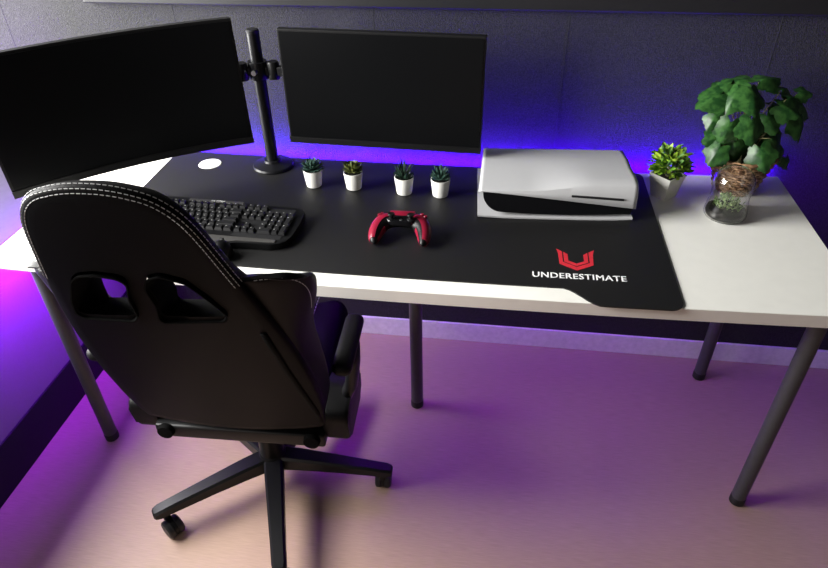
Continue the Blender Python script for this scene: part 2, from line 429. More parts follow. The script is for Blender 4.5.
# ------------------------------------------------------------------ keyboard
def keyboard():
    kx, ky = .487, .207
    z0 = mz(.6)
    t = tag(empty('keyboard', (kx, ky, z0), math.radians(-1.8)), 'black gaming keyboard with grey palm rest on the black desk mat', 'keyboard')
    t.rotation_euler.y = math.radians(.25)
    w = .232
    outline = [(-w+.012, .088), (-.18, .098), (.01, .098), (.035, .092), (w-.020, .086), (w-.004, .078), (w, .02), (w-.004, -.040), (w-.016, -.070), (w-.045, -.082), (.10, -.086), (.075, -.094), (-.075, -.094), (-.10, -.086), (-w+.045, -.082), (-w+.016, -.070), (-w+.004, -.040), (-w, .02)]
    b = prism(round_poly(outline, .008, 3), .002, .018, .003, 2)
    for v in b.verts:                     # slope: higher at the back
        if v.co.z > .01: v.co.z += max(0, (v.co.y+.05))*.055
    link('body', b, M['black'], t, smooth=.7)
    # key well plate
    def zt(y): return .018+max(0, (y+.05))*.055
    b = box(-.212, .205, -.058, .076, .0172, .0188, .001)
    for v in b.verts: v.co.z += max(0, (v.co.y+.05))*.055
    link('key_plate', b, M['foot'], t)
    # palm strip
    b = prism(round_poly([(-.20, -.062), (.196, -.062), (.198, -.074), (.10, -.080), (.070, -.089), (-.070, -.089), (-.10, -.080), (-.20, -.074)], .004, 3), .0165, .0205, .001, 1)
    link('palm_strip', b, M['kb_plate'], t)
    b = box(-.10, .055, .083, .094, .0225, .0278, .0015)
    lg = link('media_strip', b, M['kb_plate'], t)
    me = text_mesh('GG TITAN', .0085, .0002)
    for v in me.vertices: v.co = Vector((v.co.x*.95-.038, v.co.y+.0855, .0279+v.co.z))
    link('strip_lettering', me, M['white_ink'], lg)
    # keys
    u = .0187
    kmesh = {}
    def key(x, y, wu, hu=1.):
        kk = (round(wu, 2), hu)
        if kk not in kmesh:
            ww, hh = wu*u/2-.0012, hu*u/2-.0012
            r0 = [(-ww, -hh, 0), (ww, -hh, 0), (ww, hh, 0), (-ww, hh, 0)]
            i = .0026
            r1 = [(-ww+.0006, -hh+.0006, .003), (ww-.0006, -hh+.0006, .003), (ww-.0006, hh-.0006, .003), (-ww+.0006, hh-.0006, .003)]
            r2 = [(-ww+i, -hh+i*.9, .0085), (ww-i, -hh+i*.9, .0085), (ww-i, hh-i*.5, .0092), (-ww+i, hh-i*.5, .0092)]
            b = loft([r0, r1, r2])
            kmesh[kk] = b_me = bpy.data.meshes.new('key'); bmesh.ops.recalc_face_normals(b, faces=b.faces[:])
            # legend
            lx, ly = -ww+i+.0016, hh-i*.5-.0045
            n0 = len(b.faces)
            vs = [b.verts.new((lx+dx, ly+dy, .00945)) for dx, dy in ((0, 0), (.0030, 0), (.0030, .0030), (0, .0030))]
            f = b.faces.new(vs); f.material_index = 1
            b.to_mesh(b_me); b.free(); b_me.materials.append(M['key']); b_me.materials.append(M['key_ink'])
        o = bpy.data.objects.new('key', kmesh[kk]); COL.objects.link(o); o.parent = t
        o.location = (x, y, .0192+max(0, (y+.05))*.055); return o
    X0 = -.209
    rows = [.0655, .0405, .0405-u, .0405-2*u, .0405-3*u, .0405-4*u]
    x = X0
    for wu, gap in [(1, 1)]+[(1, 0)]*3+[(1, .5)]+[(1, 0)]*3+[(1, .5)]+[(1, 0)]*4:      # Esc + F row
        key(x+wu*u/2, rows[0], wu); x += (wu+gap)*u
    for i in range(3): key(X0+(15.25+i+.5)*u, rows[0], 1)
    R = [[1]*13+[2], [1.5]+[1]*12+[1.5], [1.75]+[1]*11+[2.25], [2.25]+[1]*10+[2.75], [1.25, 1.25, 1.25, 6.25, 1.25, 1.25, 1.25, 1.25]]
    for r, ws in enumerate(R):
        x = X0
        for wu in ws: key(x+wu*u/2, rows[r+1], wu); x += wu*u
    for r in (1, 2):
        for i in range(3): key(X0+(15.25+i+.5)*u, rows[r], 1)
    key(X0+16.75*u, rows[4], 1)
    for i in range(3): key(X0+(15.25+i+.5)*u, rows[5], 1)
    nx = X0+18.5*u
    for r in (1, 2, 3, 4):
        for i in range(3): key(nx+(i+.5)*u, rows[r], 1)
    key(nx+3.5*u, rows[1], 1); key(nx+3.5*u, rows[2]-u/2, 1, 2.); key(nx+3.5*u, rows[4]-u/2, 1, 2.)
    key(nx+u, rows[5], 2); key(nx+2.5*u, rows[5], 1)
keyboard()

def ellipsoid_mesh(rx, ry, rz, n=20, k=12, flat_bottom=True):
    b = bmesh.new(); bmesh.ops.create_uvsphere(b, u_segments=n, v_segments=k, radius=1.)
    for v in b.verts:
        if flat_bottom and v.co.z < -.25: v.co.z = -.25
        v.co = Vector((v.co.x*rx, v.co.y*ry, v.co.z*rz))
    return b
# small mouse peeking out behind the chair back
mz_ = mz(.53)
ms = tag(empty('computer_mouse', (.562, .080, mz_)), 'small black mouse in front of the keyboard, mostly behind the chair back', 'mouse')
b = ellipsoid_mesh(.027, .031, .034)
for v in b.verts: v.co.z += .0085
link('shell', b, M['black'], ms, smooth=True)
link('scroll_wheel', tube([(-.003, .016, .036), (.003, .016, .036)], .006, 14), M['foot'], ms)

# ------------------------------------------------------------------ game controller
def controller():
    t = tag(empty('game_controller', (.979, .228, mz(.977)), math.radians(1.5)), 'crimson red game controller with black centre lying on the black desk mat', 'game controller')
    t.scale = (.94, .92, .95)
    # centre line of the U: x, y, z, half width across, half height
    half = [(-.0640, -.062, .0165, .0095, .0100), (-.0655, -.050, .0180, .0145, .0145), (-.0640, -.028, .0215, .0185, .0185), (-.0575, -.004, .0260, .0220, .0205), (-.0440, .016, .0300, .0260, .0195), (-.022, .0235, .0310, .0265, .0165), (0, .0250, .0310, .0255, .0155)]
    full = half+[(-x, y, z, a, h) for x, y, z, a, h in half[-2::-1]]
    def sweep(full, da=0., dh=0., n=24, sel=lambda s: True, up=0.):
        P = smooth_pts([f[:3] for f in full], 4); A = smooth_pts([(f[3], f[4], 0) for f in full], 4)
        rings = []
        for i, p in enumerate(P):
            tg = (P[min(i+1, len(P)-1)]-P[max(i-1, 0)]); tg.z = 0; tg.normalize()
            s = Vector((-tg.y, tg.x, 0))
            rings.append([p+s*((A[i].x+da)*math.cos(2*PI*k/n))+Vector((0, 0, up+(A[i].y+dh)*math.sin(2*PI*k/n))) for k in range(n)])
        return rings
    rings = sweep(full); N_ = len(rings)
    def capped(rings):
        # rounded ends
        out = list(rings)
        for e, nb in ((0, 1), (-1, -2)):
            c = sum((Vector(p) for p in rings[e]), Vector())/len(rings[e]); c2 = sum((Vector(p) for p in rings[nb]), Vector())/len(rings[nb])
            d = (c-c2).normalized()
            add = [[c+d*.006+(Vector(p)-c)*.55 for p in rings[e]], [c+d*.0085+(Vector(p)-c)*.15 for p in rings[e]]]
            if e == 0: out = add[::-1]+out
            else: out = out+add
        return loft(out)
    link('inner_body', capped(rings), M['black'], t, smooth=True)
    # red side shells: the outer part of the cross-section, slightly proud of the body
    big = sweep(full, .0012, .0014)
    def shell(i0, i1, k0, k1):
        b = bmesh.new(); prev = None
        for i in range(i0, i1+1):
            c = sum((Vector(p) for p in big[i]), Vector())/24
            row = [b.verts.new(big[i][k % 24]) for k in range(k0, k1+1)]
            rin = [b.verts.new(c+(Vector(big[i][k % 24])-c)*.88) for k in range(k0, k1+1)]
            cur = (row, rin)
            if prev:
                for q in range(len(row)-1):
                    b.faces.new((prev[0][q], prev[0][q+1], row[q+1], row[q])); b.faces.new((prev[1][q+1], prev[1][q], rin[q], rin[q+1]))
                for e in (0, -1): b.faces.new((prev[0][e], row[e], rin[e], prev[1][e]))
            if i in (i0, i1):
                for q in range(len(row)-1): b.faces.new((row[q], row[q+1], rin[q+1], rin[q]))
            prev = cur
        return b
    # s points left of travel; travel starts at the left grip tip going away -> s = outward (-x side); k 0 = outward, 6 = up
    link('side_shell', shell(1, 18, -5, 7), M['red'], t, smooth=.9)
    link('side_shell', shell(N_-19, N_-2, -5, 7), M['red'], t, smooth=.9)
    link('grip_back', shell(1, 11, 10, 17), M['red'], t, smooth=.9); link('grip_back', shell(N_-12, N_-2, 10, 17), M['red'], t, smooth=.9)
    link('touchpad', prism(round_poly([(-.036, .050), (.036, .050), (.028, .024), (-.028, .024)], .006, 3), .036, .0478, .002), M['red'], t, smooth=.6)
    link('centre_panel', prism(round_poly([(-.046, .022), (.046, .022), (.036, -.004), (.020, -.008), (-.020, -.008), (-.036, -.004)], .010, 4), .034, .0465, .004, 3), M['gloss'], t, smooth=.7)
    for sx_ in (-1, 1):
        s = link('thumbstick', lathe([(0, .044), (.0115, .044), (.010, .048), (.0055, .050), (.0055, .056), (.0090, .058), (.0098, .061), (.0085, .0625), (0, .0615)], 24, (sx_*.026, .006)), M['black'], t, smooth=.7)
    d = box(-.0115, .0115, -.004, .004, .046, .0505, .001); d = box(-.004, .004, -.0115, .0115, .046, .0505, .001, bm=d)
    for v in d.verts: v.co += Vector((-.054, .024, -.0015))
    link('direction_pad', d, M['red'], t)
    for dx, dy in ((0, .0115), (0, -.0115), (.0115, 0), (-.0115, 0)):
        link('face_button', lathe([(0, .043), (.0050, .043), (.0050, .0482), (.004, .0492), (0, .0494)], 16, (.054+dx*.9, .024+dy*.9)), M['red'], t, smooth=.7)
    link('home_button', lathe([(0, .046), (.004, .046), (.004, .0475), (0, .0478)], 16, (0, .001)), M['silver'], t)
    for sx_ in (-1, 1):
        link('shoulder_button', tube([(sx_*.036, .050, .030), (sx_*.048, .046, .029), (sx_*.058, .038, .027)], .008, 12), M['black'], t, smooth=True)
controller()

# ------------------------------------------------------------------ game console lying flat
def console():
    t = tag(empty('game_console', (1.166, .331, mz(1.30)), math.radians(3.3)), 'white and black game console lying flat on the desk mat beside the leafy white pot', 'game console')
    t.rotation_euler.y = -math.radians(.25)
    Lx = .397
    # lower white plate
    rings = []
    n = 24
    for i in range(n+1):
        x = Lx*i/n; e = .004*(abs(2*x/Lx-1)**4)
        rings.append([(x, .0, .001+e), (x, .003, e), (x, .25, e), (x, .262, .006+e), (x, .262, .010+e), (x, .25, .0075+e), (x, .003, .0065+e), (x, 0, .0055+e)])
    link('lower_plate', loft(rings), M['console_white'], t, smooth=.5)
    # black core (front elevation polygon, extruded back)
    def zl(x): return .080-.043*(x/Lx)**1.05
    prof = [(.012, .074)]
    for k in range(9):
        a = PI/2*k/8; prof.append((.012+.048*(1-math.cos(a))**.9, .068-.051*math.sin(a)))
    prof += [(.12, .0135), (.21, .012), (.30, .014), (.392, .0185), (.392, .050)]
    prof += [(.30, .060), (.20, .070), (.10, .075)]
    b = bmesh.new()
    r0 = [(x, .006, z) for x, z in prof]; r1 = [(x, .240, z) for x, z in prof]
    link('core', loft([r0, r1], bm=b), M['gloss'], t, smooth=.5)
    # upper white plate
    def zcrest(x):
        s = min(max((x-.13)/.16, 0), 1); s = s*s*(3-2*s); return .0815+.0150*s
    rows = []
    nx = 40
    b = bmesh.new(); grid = []
    for i in range(nx+1):
        f = i/nx; x = Lx*f+.003
        lo, hi = zl(x), zcrest(x)
        d = hi-lo
        prof2 = [(.000, lo), (.001+.004*min(1, d/.05), lo+d*.5), (.002+.010*min(1, d/.05), hi-d*.10), (.008+.012*min(1, d/.05), hi+.0006), (.05, hi+.004), (.11, .0940+.2*(hi-.09)), (.17, .0955+.1*(hi-.09)), (.215, .0905), (.249, .0840), (.257, .070)]
        row = []
        for y, z in prof2:
            taper = .016*(y/.256)
            xx = taper+(x-.003)/Lx*(Lx+.004-taper) 
            row.append(b.verts.new((xx, y, z)))
        grid.append(row)
    for a, c in zip(grid[:-1], grid[1:]):
        for q in range(len(a)-1): b.faces.new((a[q], c[q], c[q+1], a[q+1]))
    bmesh.ops.recalc_face_normals(b, faces=b.faces[:])
    up = link('upper_plate', b, M['console_white'], t, smooth=.7)
    if sum(p.normal.z for p in up.data.polygons) < 0: up.data.flip_normals()
    md = up.modifiers.new('thickness', 'SOLIDIFY'); md.thickness = .005; md.offset = -1
    # disc slot
    b = box(.236, .368, -.0022, .006, -.0027, .0027, .0006)
    for v in b.verts: v.co.z += .0690-(v.co.x-.239)*.062
    for v in b.verts: v.co.y += .0030
    link('disc_slot', b, M['foot'], t)
console()

# ------------------------------------------------------------------ small succulents
def leaf_mesh(b, base, direction, length, width, up, curl=.3, thick=.0, tip=1., n=6):
    """a pointed leaf strip with a V-fold, added to b"""
    d = Vector(direction).normalized(); up = Vector(up)
    s = d.cross(up)
    if s.length < 1e-4: s = d.cross(Vector((1, 0, 0)))
    s.normalize(); nrm = s.cross(d).normalized()
    P = []
    for i in range(n+1):
        f = i/n
        c = Vector(base)+d*(length*f)+nrm*(curl*length*f*f)
        w = width*math.sin(PI*min(1, (.12+f*.88))**tip)**.8 if f < 1 else 0
        if i == n: P.append((c,))
        else: P.append((c-s*w+nrm*w*.35, c-nrm*thick, c+s*w+nrm*w*.35, c+nrm*(thick*.4)))
    prev = None
    for row in P:
        cur = [b.verts.new(v) for v in row]
        if prev:
            if len(cur) == 1:
                for i in range(4): b.faces.new((prev[i], prev[(i+1) % 4], cur[0]))
            else:
                for i in range(4): b.faces.new((prev[i], prev[(i+1) % 4], cur[(i+1) % 4], cur[i]))
        else: b.faces.new(cur[::-1])
        prev = cur
def small_pot(t):
    H_ = .051
    link('pot', lathe([(0, 0), (.0195, 0), (.0215, .002), (.0272, H_-.001), (.0268, H_), (.0250, H_), (.0245, H_-.009), (0, H_-.009)], 36), M['pot'], t, smooth=.6)
    link('soil', lathe([(0, H_-.0055), (.012, H_-.006), (.0243, H_-.008), (0, H_-.009)], 24), M['soil'], t)
    return H_-.008
def succulent(x, y, kind, label):
    t = tag(empty('potted_succulent', (x, y, mz(x)), rnd.random()*6), label, 'succulent', 'small succulents in a row on the desk mat')
    z = small_pot(t); b = bmesh.new()
    if kind in ('blue', 'blue_tall'):
        tiers = [(16, 10, .032, .0052), (14, 32, .034, .0052), (11, 54, .034, .0048), (7, 74, .032, .0042)]
        if kind == 'blue_tall': tiers = [(13, 14, .030, .0050), (12, 38, .034, .0048), (9, 60, .038, .0044), (5, 80, .040, .004)]
        for n, el, ln, w in tiers:
            for i in range(n):
                a = 2*PI*(i+rnd.random()*.5)/n; e = math.radians(el+rnd.uniform(-6, 6))
                d = (math.cos(a)*math.cos(e), math.sin(a)*math.cos(e), math.sin(e))
                leaf_mesh(b, (d[0]*.003, d[1]*.003, z+.006+.004*math.sin(e)), d, ln*rnd.uniform(.9, 1.1), w, (0, 0, 1), .12, .0022)
        m_ = M['succ_blue']
    elif kind == 'olive':
        for n, el, ln, w in [(12, 8, .030, .0085), (11, 30, .031, .0085), (9, 50, .030, .0078), (6, 72, .027, .0065)]:
            for i in range(n):
                a = 2*PI*(i+.5*(el > 20)+rnd.random()*.3)/n; e = math.radians(el+rnd.uniform(-5, 5))
                d = (math.cos(a)*math.cos(e), math.sin(a)*math.cos(e), math.sin(e))
                leaf_mesh(b, (d[0]*.002, d[1]*.002, z+.008+.005*math.sin(e)), d, ln*rnd.uniform(.9, 1.1), w, (0, 0, 1), .18, .003, 1.5)
        m_ = M['succ_olive']
    else:
        for n, el, ln, w in [(9, 28, .034, .0042), (9, 50, .044, .0042), (6, 68, .052, .004), (3, 82, .060, .0038)]:
            for i in range(n):
                a = 2*PI*(i+rnd.random()*.5)/n; e = math.radians(el+rnd.uniform(-6, 6))
                d = (math.cos(a)*math.cos(e), math.sin(a)*math.cos(e), math.sin(e))
                leaf_mesh(b, (d[0]*.003, d[1]*.003, z), d, ln*rnd.uniform(.85, 1.12), w, (0, 0, 1), .04, .002)
        m_ = M['succ_dark']
    link('leaves', b, m_, t, smooth=.5)
succulent(.690, .464, 'blue', 'blue-green spiky rosette in a small white pot, nearest the monitor stand')
succulent(.807, .463, 'olive', 'olive green broad-leaved rosette in a small white pot')
succulent(.954, .451, 'aloe', 'dark spiky aloe with thin upright leaves in a small white pot')
succulent(1.056, .448, 'blue_tall', 'blue-green spiky rosette in a small white pot, nearest the game console')

# ------------------------------------------------------------------ leafy bush in a square white pot
def bush():
    x, y = 1.664, .503
    t = tag(empty('potted_bush', (x, y, dz(x)), math.radians(42)), 'bright green leafy bush in a square tapered white pot', 'potted plant')
    h = .068
    def sq(r, z): return [(r*a, r*c, z) for a, c in ((-1, -1), (1, -1), (1, 1), (-1, 1))]
    b = loft([sq(.0235, 0), sq(.0340, h), sq(.0312, h), sq(.0300, h-.010)])
    link('pot', b, M['pot'], t)
    link('soil', box(-.0299, .0299, -.0299, .0299, h-.016, h-.0095), M['soil'], t)
    for nm, mm, cnt in (('leaves', M['bush_green'], 150), ('under_leaves', M['bush_dark'], 120)):
        b = bmesh.new()
        for i in range(cnt):
            a = rnd.uniform(0, 2*PI); e = math.asin(rnd.uniform(-.12, 1)); r0 = rnd.uniform(.022, .046) if nm == 'leaves' else rnd.uniform(.015, .046)
            d = Vector((math.cos(a)*math.cos(e), math.sin(a)*math.cos(e), math.sin(e)))
            base = Vector((0, 0, h+.012))+Vector((d.x*r0, d.y*r0, d.z*r0*1.25))
            dd = (d+Vector((rnd.uniform(-.5, .5), rnd.uniform(-.5, .5), rnd.uniform(-.2, .45)))).normalized()
            leaf_mesh(b, base, dd, rnd.uniform(.016, .027), rnd.uniform(.0050, .0074), d+Vector((0, 0, .6)), rnd.uniform(-.25, .15), .0004, 1.2)
        link(nm, b, mm, t, smooth=.6)
    b = bmesh.new()
    for i in range(14):
        a = rnd.uniform(0, 2*PI); e = rnd.uniform(.5, 1.5); d = Vector((math.cos(a)*math.cos(e), math.sin(a)*math.cos(e), math.sin(e)))
        tube([(d.x*.004, d.y*.004, h-.012), (d.x*.02, d.y*.02, h+.012), (d.x*.04, d.y*.04, h+.012+d.z*.036)], .0010, 5, bm=b)
    link('stems', b, M['stem'], t)
bush()

# ------------------------------------------------------------------ large-leaved plant in a wicker basket
def lobed_leaf(b, c, nrm, tipdir, size, seed=0):
    """broad shallow-lobed leaf, cupped, with a notch at the stalk"""
    nrm = Vector(nrm).normalized(); t = Vector(tipdir); t = (t-nrm*t.dot(nrm)).normalized(); s = nrm.cross(t)
    r_ = random.Random(seed); n = 40; ring = []; mid = []
    k = r_.uniform(.25, .55)
    for i in range(n):
        a = 2*PI*i/n
        rad = .5*(1+.12*math.cos(5*a)+.035*math.cos(9*a+seed)+.045*math.cos(17*a)) * (1+.20*math.cos(a))
        if abs(a-PI) < .5: rad *= .45+.55*abs(a-PI)/.5
        px, py = rad*math.cos(a)*size, rad*math.sin(a)*size*.95
        zz = -k*(px*px+py*py)/size + .02*size*math.cos(5*a) - .30*abs(py)
        ring.append(Vector(c)+t*px+s*py+nrm*zz)
        qx, qy = px*.5, py*.5
        mid.append(Vector(c)+t*qx+s*qy+nrm*(-k*(qx*qx+qy*qy)/size-.17*abs(py)))
    o = b.verts.new(Vector(c)+nrm*.001); R = [b.verts.new(v) for v in ring]; Q = [b.verts.new(v) for v in mid]
    for i in range(n):
        j = (i+1) % n; b.faces.new((o, Q[i], Q[j])); b.faces.new((Q[i], R[i], R[j], Q[j]))
def basket_plant():
    x, y = 1.857, .552
    z0 = dz(x)
    t = tag(empty('potted_plant', (x, y, z0)), 'broad-leaved green plant in a woven brown wicker basket at the back of the desk', 'potted plant')
    # basket: woven wall with vertical stakes and weaving strands
    H_, r0, r1 = .108, .050, .081
    link('basket_wall', lathe([(0, .002), (r0-.004, .002), (r1-.005, H_), (r1-.009, H_), (r0-.008, .006), (0, .006)], 40), M['wicker_dark'], t, smooth=.6)
    b = bmesh.new(); nv = 30
    for row in range(13):
        f = (row+.5)/13; rr = r0+(r1-r0)*f; z = .004+(H_-.006)*f; pts = []
        m_ = nv*4
        for k in range(m_+1):
            a = 2*PI*k/m_; w = .0022*math.cos(a*nv/2+(row % 2)*PI)
            pts.append(((rr+w)*math.cos(a), (rr+w)*math.sin(a), z))
        tube(pts, .0031, 5, bm=b)
    for k in range(nv):
        a = 2*PI*k/nv; tube([(r0*math.cos(a), r0*math.sin(a), .002), (r1*math.cos(a), r1*math.sin(a), H_)], .0016, 5, bm=b)
    link('weave', b, M['wicker'], t, smooth=True)
    pts = [((r1+.001)*math.cos(2*PI*k/60), (r1+.001)*math.sin(2*PI*k/60), H_+.001+.0015*math.sin(k*2.2)) for k in range(61)]
    link('rim', tube(pts, .005, 8), M['wicker'], t, smooth=True)
    link('soil', lathe([(0, H_-.02), (r1-.014, H_-.022), (0, H_-.024)], 24), M['soil'], t)
    # leaf: centre from the basket's base, size, tip direction, facing
    LV = [((-0.117, -0.032, 0.264), 0.085, (-0.96, -0.40, -0.35), (-0.2, -0.35, 0.9)), ((-0.089, -0.012, 0.278), 0.080, (-0.89, -0.12, 0.01), (-0.1, -0.45, 0.9)),
          ((-0.055, -0.002, 0.294), 0.085, (-0.63, 0.21, 0.41), (0, -0.25, 0.95)), ((-0.004, -0.002, 0.300), 0.080, (0.77, 0.29, 0.23), (0.2, -0.25, 0.95)),
          ((-0.040, -0.052, 0.279), 0.088, (0.17, -0.58, -0.81), (0, -0.45, 0.85)), ((-0.076, -0.042, 0.274), 0.080, (-0.44, -0.54, -0.64), (-0.1, -0.5, 0.8)),
          ((-0.077, -0.062, 0.194), 0.076, (-0.23, -0.63, -0.80), (-0.2, -0.9, 0.4)), ((-0.033, -0.092, 0.216), 0.080, (0.22, -0.57, -0.81), (0.1, -0.9, 0.45)),
          ((-0.093, -0.042, 0.160), 0.058, (-0.86, -0.36, -0.31), (-0.4, -0.8, 0.4)), ((-0.091, -0.072, 0.135), 0.068, (-0.54, -0.55, -0.63), (-0.3, -0.9, 0.3)),
          ((-0.043, -0.052, 0.139), 0.070, (0.07, -0.59, -0.80), (0, -0.9, 0.3)), ((0.013, -0.077, 0.137), 0.078, (0.27, -0.56, -0.81), (0.1, -0.9, 0.3)),
          ((0.048, -0.052, 0.154), 0.072, (0.74, -0.32, -0.57), (0.4, -0.8, 0.4)), ((0.015, -0.052, 0.217), 0.066, (0.35, -0.43, -0.65), (0.2, -0.8, 0.5)),
          ((0.045, -0.042, 0.246), 0.070, (0.72, -0.14, -0.33), (0.3, -0.6, 0.7)), ((0.065, -0.022, 0.262), 0.066, (0.79, 0.17, 0.07), (0.4, -0.4, 0.8)),
          ((0.104, -0.032, 0.205), 0.080, (0.37, -0.55, -0.81), (0.4, -0.8, 0.4)), ((0.105, -0.012, 0.234), 0.070, (0.91, -0.06, -0.26), (0.5, -0.6, 0.6)),
          ((0.078, -0.032, 0.116), 0.055, (0.65, -0.39, -0.65), (0.5, -0.8, 0.3)), ((0.048, -0.002, 0.277), 0.066, (0.56, 0.38, 0.39), (0.2, -0.3, 0.95)),
          ((-0.008, -0.012, 0.142), 0.075, (0.07, -0.59, -0.80), (0, -0.9, 0.4)), ((0.041, -0.002, 0.154), 0.075, (0.37, -0.55, -0.81), (0.1, -0.9, 0.4))]
    LV += [((c[0]+rnd.uniform(-.034, .034), c[1]+.022, c[2]+rnd.uniform(-.03, .02)), sz*.72, (td[0]+rnd.uniform(-.5, .5), td[1], td[2]-.15), nn) for c, sz, td, nn in LV[::3]+LV[14:17]]
    b = bmesh.new(); bs = bmesh.new()
    for i, (c, sz, td, nn) in enumerate(LV):
        c = Vector(c)+Vector((0, 0, .008)); tip = Vector(td)
        nv_ = Vector(nn)+Vector((rnd.uniform(-.38, .38), rnd.uniform(-.2, .2), rnd.uniform(-.25, .25)))
        lobed_leaf(b, c, nv_, tip, sz*.96, i+1)
        nrm = nv_.normalized(); tt_ = (tip-nrm*tip.dot(nrm)).normalized()
        a = rnd.uniform(0, 2*PI); base = Vector((.02*math.cos(a), .02*math.sin(a), H_-.022))
        stalk = c-tt_*sz*.18-nrm*.007
        mid = (base+stalk)*.5+Vector((0, .01, .02))
        tube(smooth_pts([base, mid, stalk], 5), .0016, 6, bm=bs)
    lf = link('leaves', b, M['ivy'], t, smooth=True)
    link('stems', bs, M['stem'], t)
basket_plant()

# ------------------------------------------------------------------ glass terrarium jar
def jar():
    x, y = 1.800, .403
    t = tag(empty('terrarium_jar', (x, y, dz(x))), 'clear glass terrarium jar with dark gravel and moss in front of the wicker basket', 'terrarium')
    out = [(0, .0005), (.040, .0005), (.0495, .004), (.0525, .012), (.0515, .024), (.0480, .045), (.0470, .065), (.0490, .085), (.0495, .098), (.046, .113), (.036, .127), (.022, .136), (.010, .1395), (0, .140)]
    prof = [Vector((a, c, 0)) for a, c in out]; prof = [(p.x, p.y) for p in smooth_pts(prof, 3)]
    prof[0] = (0, prof[0][1]); prof[-1] = (0, prof[-1][1])
    th = .0012
    inn = [(max(0, r-th) if 0 < i < len(prof)-1 else 0, z+(th if i < 6 else (-th if i > len(prof)-9 else 0))) for i, (r, z) in enumerate(prof)]
    b = lathe(prof, 48)
    bmesh.ops.recalc_face_normals(b, faces=b.faces[:])
    b2 = lathe(inn, 48); bmesh.ops.recalc_face_normals(b2, faces=b2.faces[:])
    bmesh.ops.reverse_faces(b2, faces=b2.faces[:])      # inner skin faces the air inside
    me = bpy.data.meshes.new('glass_body'); b2.to_mesh(me); b2.free(); b.from_mesh(me)
    b.to_mesh(me); b.free()
    link('glass_body', me, M['glass'], t, smooth=True)
    link('gravel', lathe([(0, .0030), (.036, .0032), (.0465, .007), (.0490, .013), (.0475, .024), (.030, .029), (0, .031)], 40), M['soil'], t, smooth=True)
    b = bmesh.new(); r_ = random.Random(3)
    for i in range(210):
        a = r_.uniform(0, 2*PI); q = math.sqrt(r_.random())*.036
        base = Vector((q*math.cos(a), q*math.sin(a), .027)); e = r_.uniform(.5, 1.5); a2 = a+r_.uniform(-1, 1)
        d = Vector((math.cos(a2)*math.cos(e)*.35, math.sin(a2)*math.cos(e)*.35, math.sin(e)))
        hh = r_.uniform(.006, .055)*(1-.5*q/.04)
        leaf_mesh(b, base+Vector((0, 0, hh*.6)), d+Vector((r_.uniform(-.8, .8), r_.uniform(-.8, .8), -.2)), r_.uniform(.007, .012), r_.uniform(.0018, .003), (0, 0, 1), .1, .0004, n=3)
    link('moss', b, M['moss'], t)
jar()

# ------------------------------------------------------------------ gaming chair
CH = empty('gaming_chair', (.631, -.022, 0), math.radians(2))
tag(CH, 'black gaming chair with stitched winged back, seen from behind at the desk', 'chair')
CI = CH.matrix_basis.copy()
# five-star base
star = link('star_hub', lathe([(0, .080), (.034, .080), (.040, .090), (.040, .128), (.034, .138), (.030, .145), (0, .145)], 32), M['black'], CH, smooth=.6)
front_angle = math.atan2(-.942, .336)-math.radians(2)
for k in range(5):
    a = front_angle+2*PI*k/5; ca, sa = math.cos(a), math.sin(a)
    def P(r, s, z): return (ca*r-sa*s, sa*r+ca*s, z)
    rings = []
    for r, w, zt, zb_ in [(.025, .026, .132, .086), (.08, .025, .130, .088), (.18, .022, .120, .086), (.28, .019, .109, .080), (.325, .0185, .103, .077), (.338, .016, .099, .079), (.342, .012, .095, .082)]:
        c = .006
        rings.append([P(r, -w, zb_), P(r, w, zb_), P(r, w, zt-c), P(r, w-c, zt), P(r, -w+c, zt), P(r, -w, zt-c)])
    arm = link('base_arm', loft(rings), M['black'], CH, smooth=.4)
    cr = .312
    swiv = rnd.uniform(0, 6.28) if k not in (0,) else 0
    cs = link('caster', lathe([(0, .050), (.010, .050), (.010, .084), (0, .084)], 16, (ca*cr, sa*cr)), M['black'], arm, smooth=.6)
    dx, dy = math.cos(a+[.0, 1.6, 2.0, 1.0, 1.9][k]), math.sin(a+[.0, 1.6, 2.0, 1.0, 1.9][k])
    nxv = Vector((-dy, dx, 0)); c0 = Vector((ca*cr+dx*.018, sa*cr+dy*.018, .0275))
    for sg in (-1, 1):
        pts = [c0+nxv*(sg*q) for q in (.005, .007, .018, .022, .0235)]
        link('wheel', tube(pts, [.024, .0272, .0272, .023, .010], 24), M['foot'], cs, smooth=.6)
    link('wheel_hood', tube([c0+nxv*-.005, c0+nxv*.005], .0255, 20), M['black'], cs, smooth=.6)
link('gas_lift', lathe([(0, .13), (.034, .13), (.030, .24), (.020, .242), (.016, .244), (.016, .345), (0, .345)], 28), M['black'], CH, smooth=.6)
mech = link('tilt_mechanism', box(-.085, .085, -.10, .11, .325, .372, .010, 3), M['black'], CH, smooth=.6)
link('tilt_lever', tube([(.07, .03, .345), (.17, .03, .345), (.20, .03, .34)], .006, 10), M['black'], mech, smooth=True)
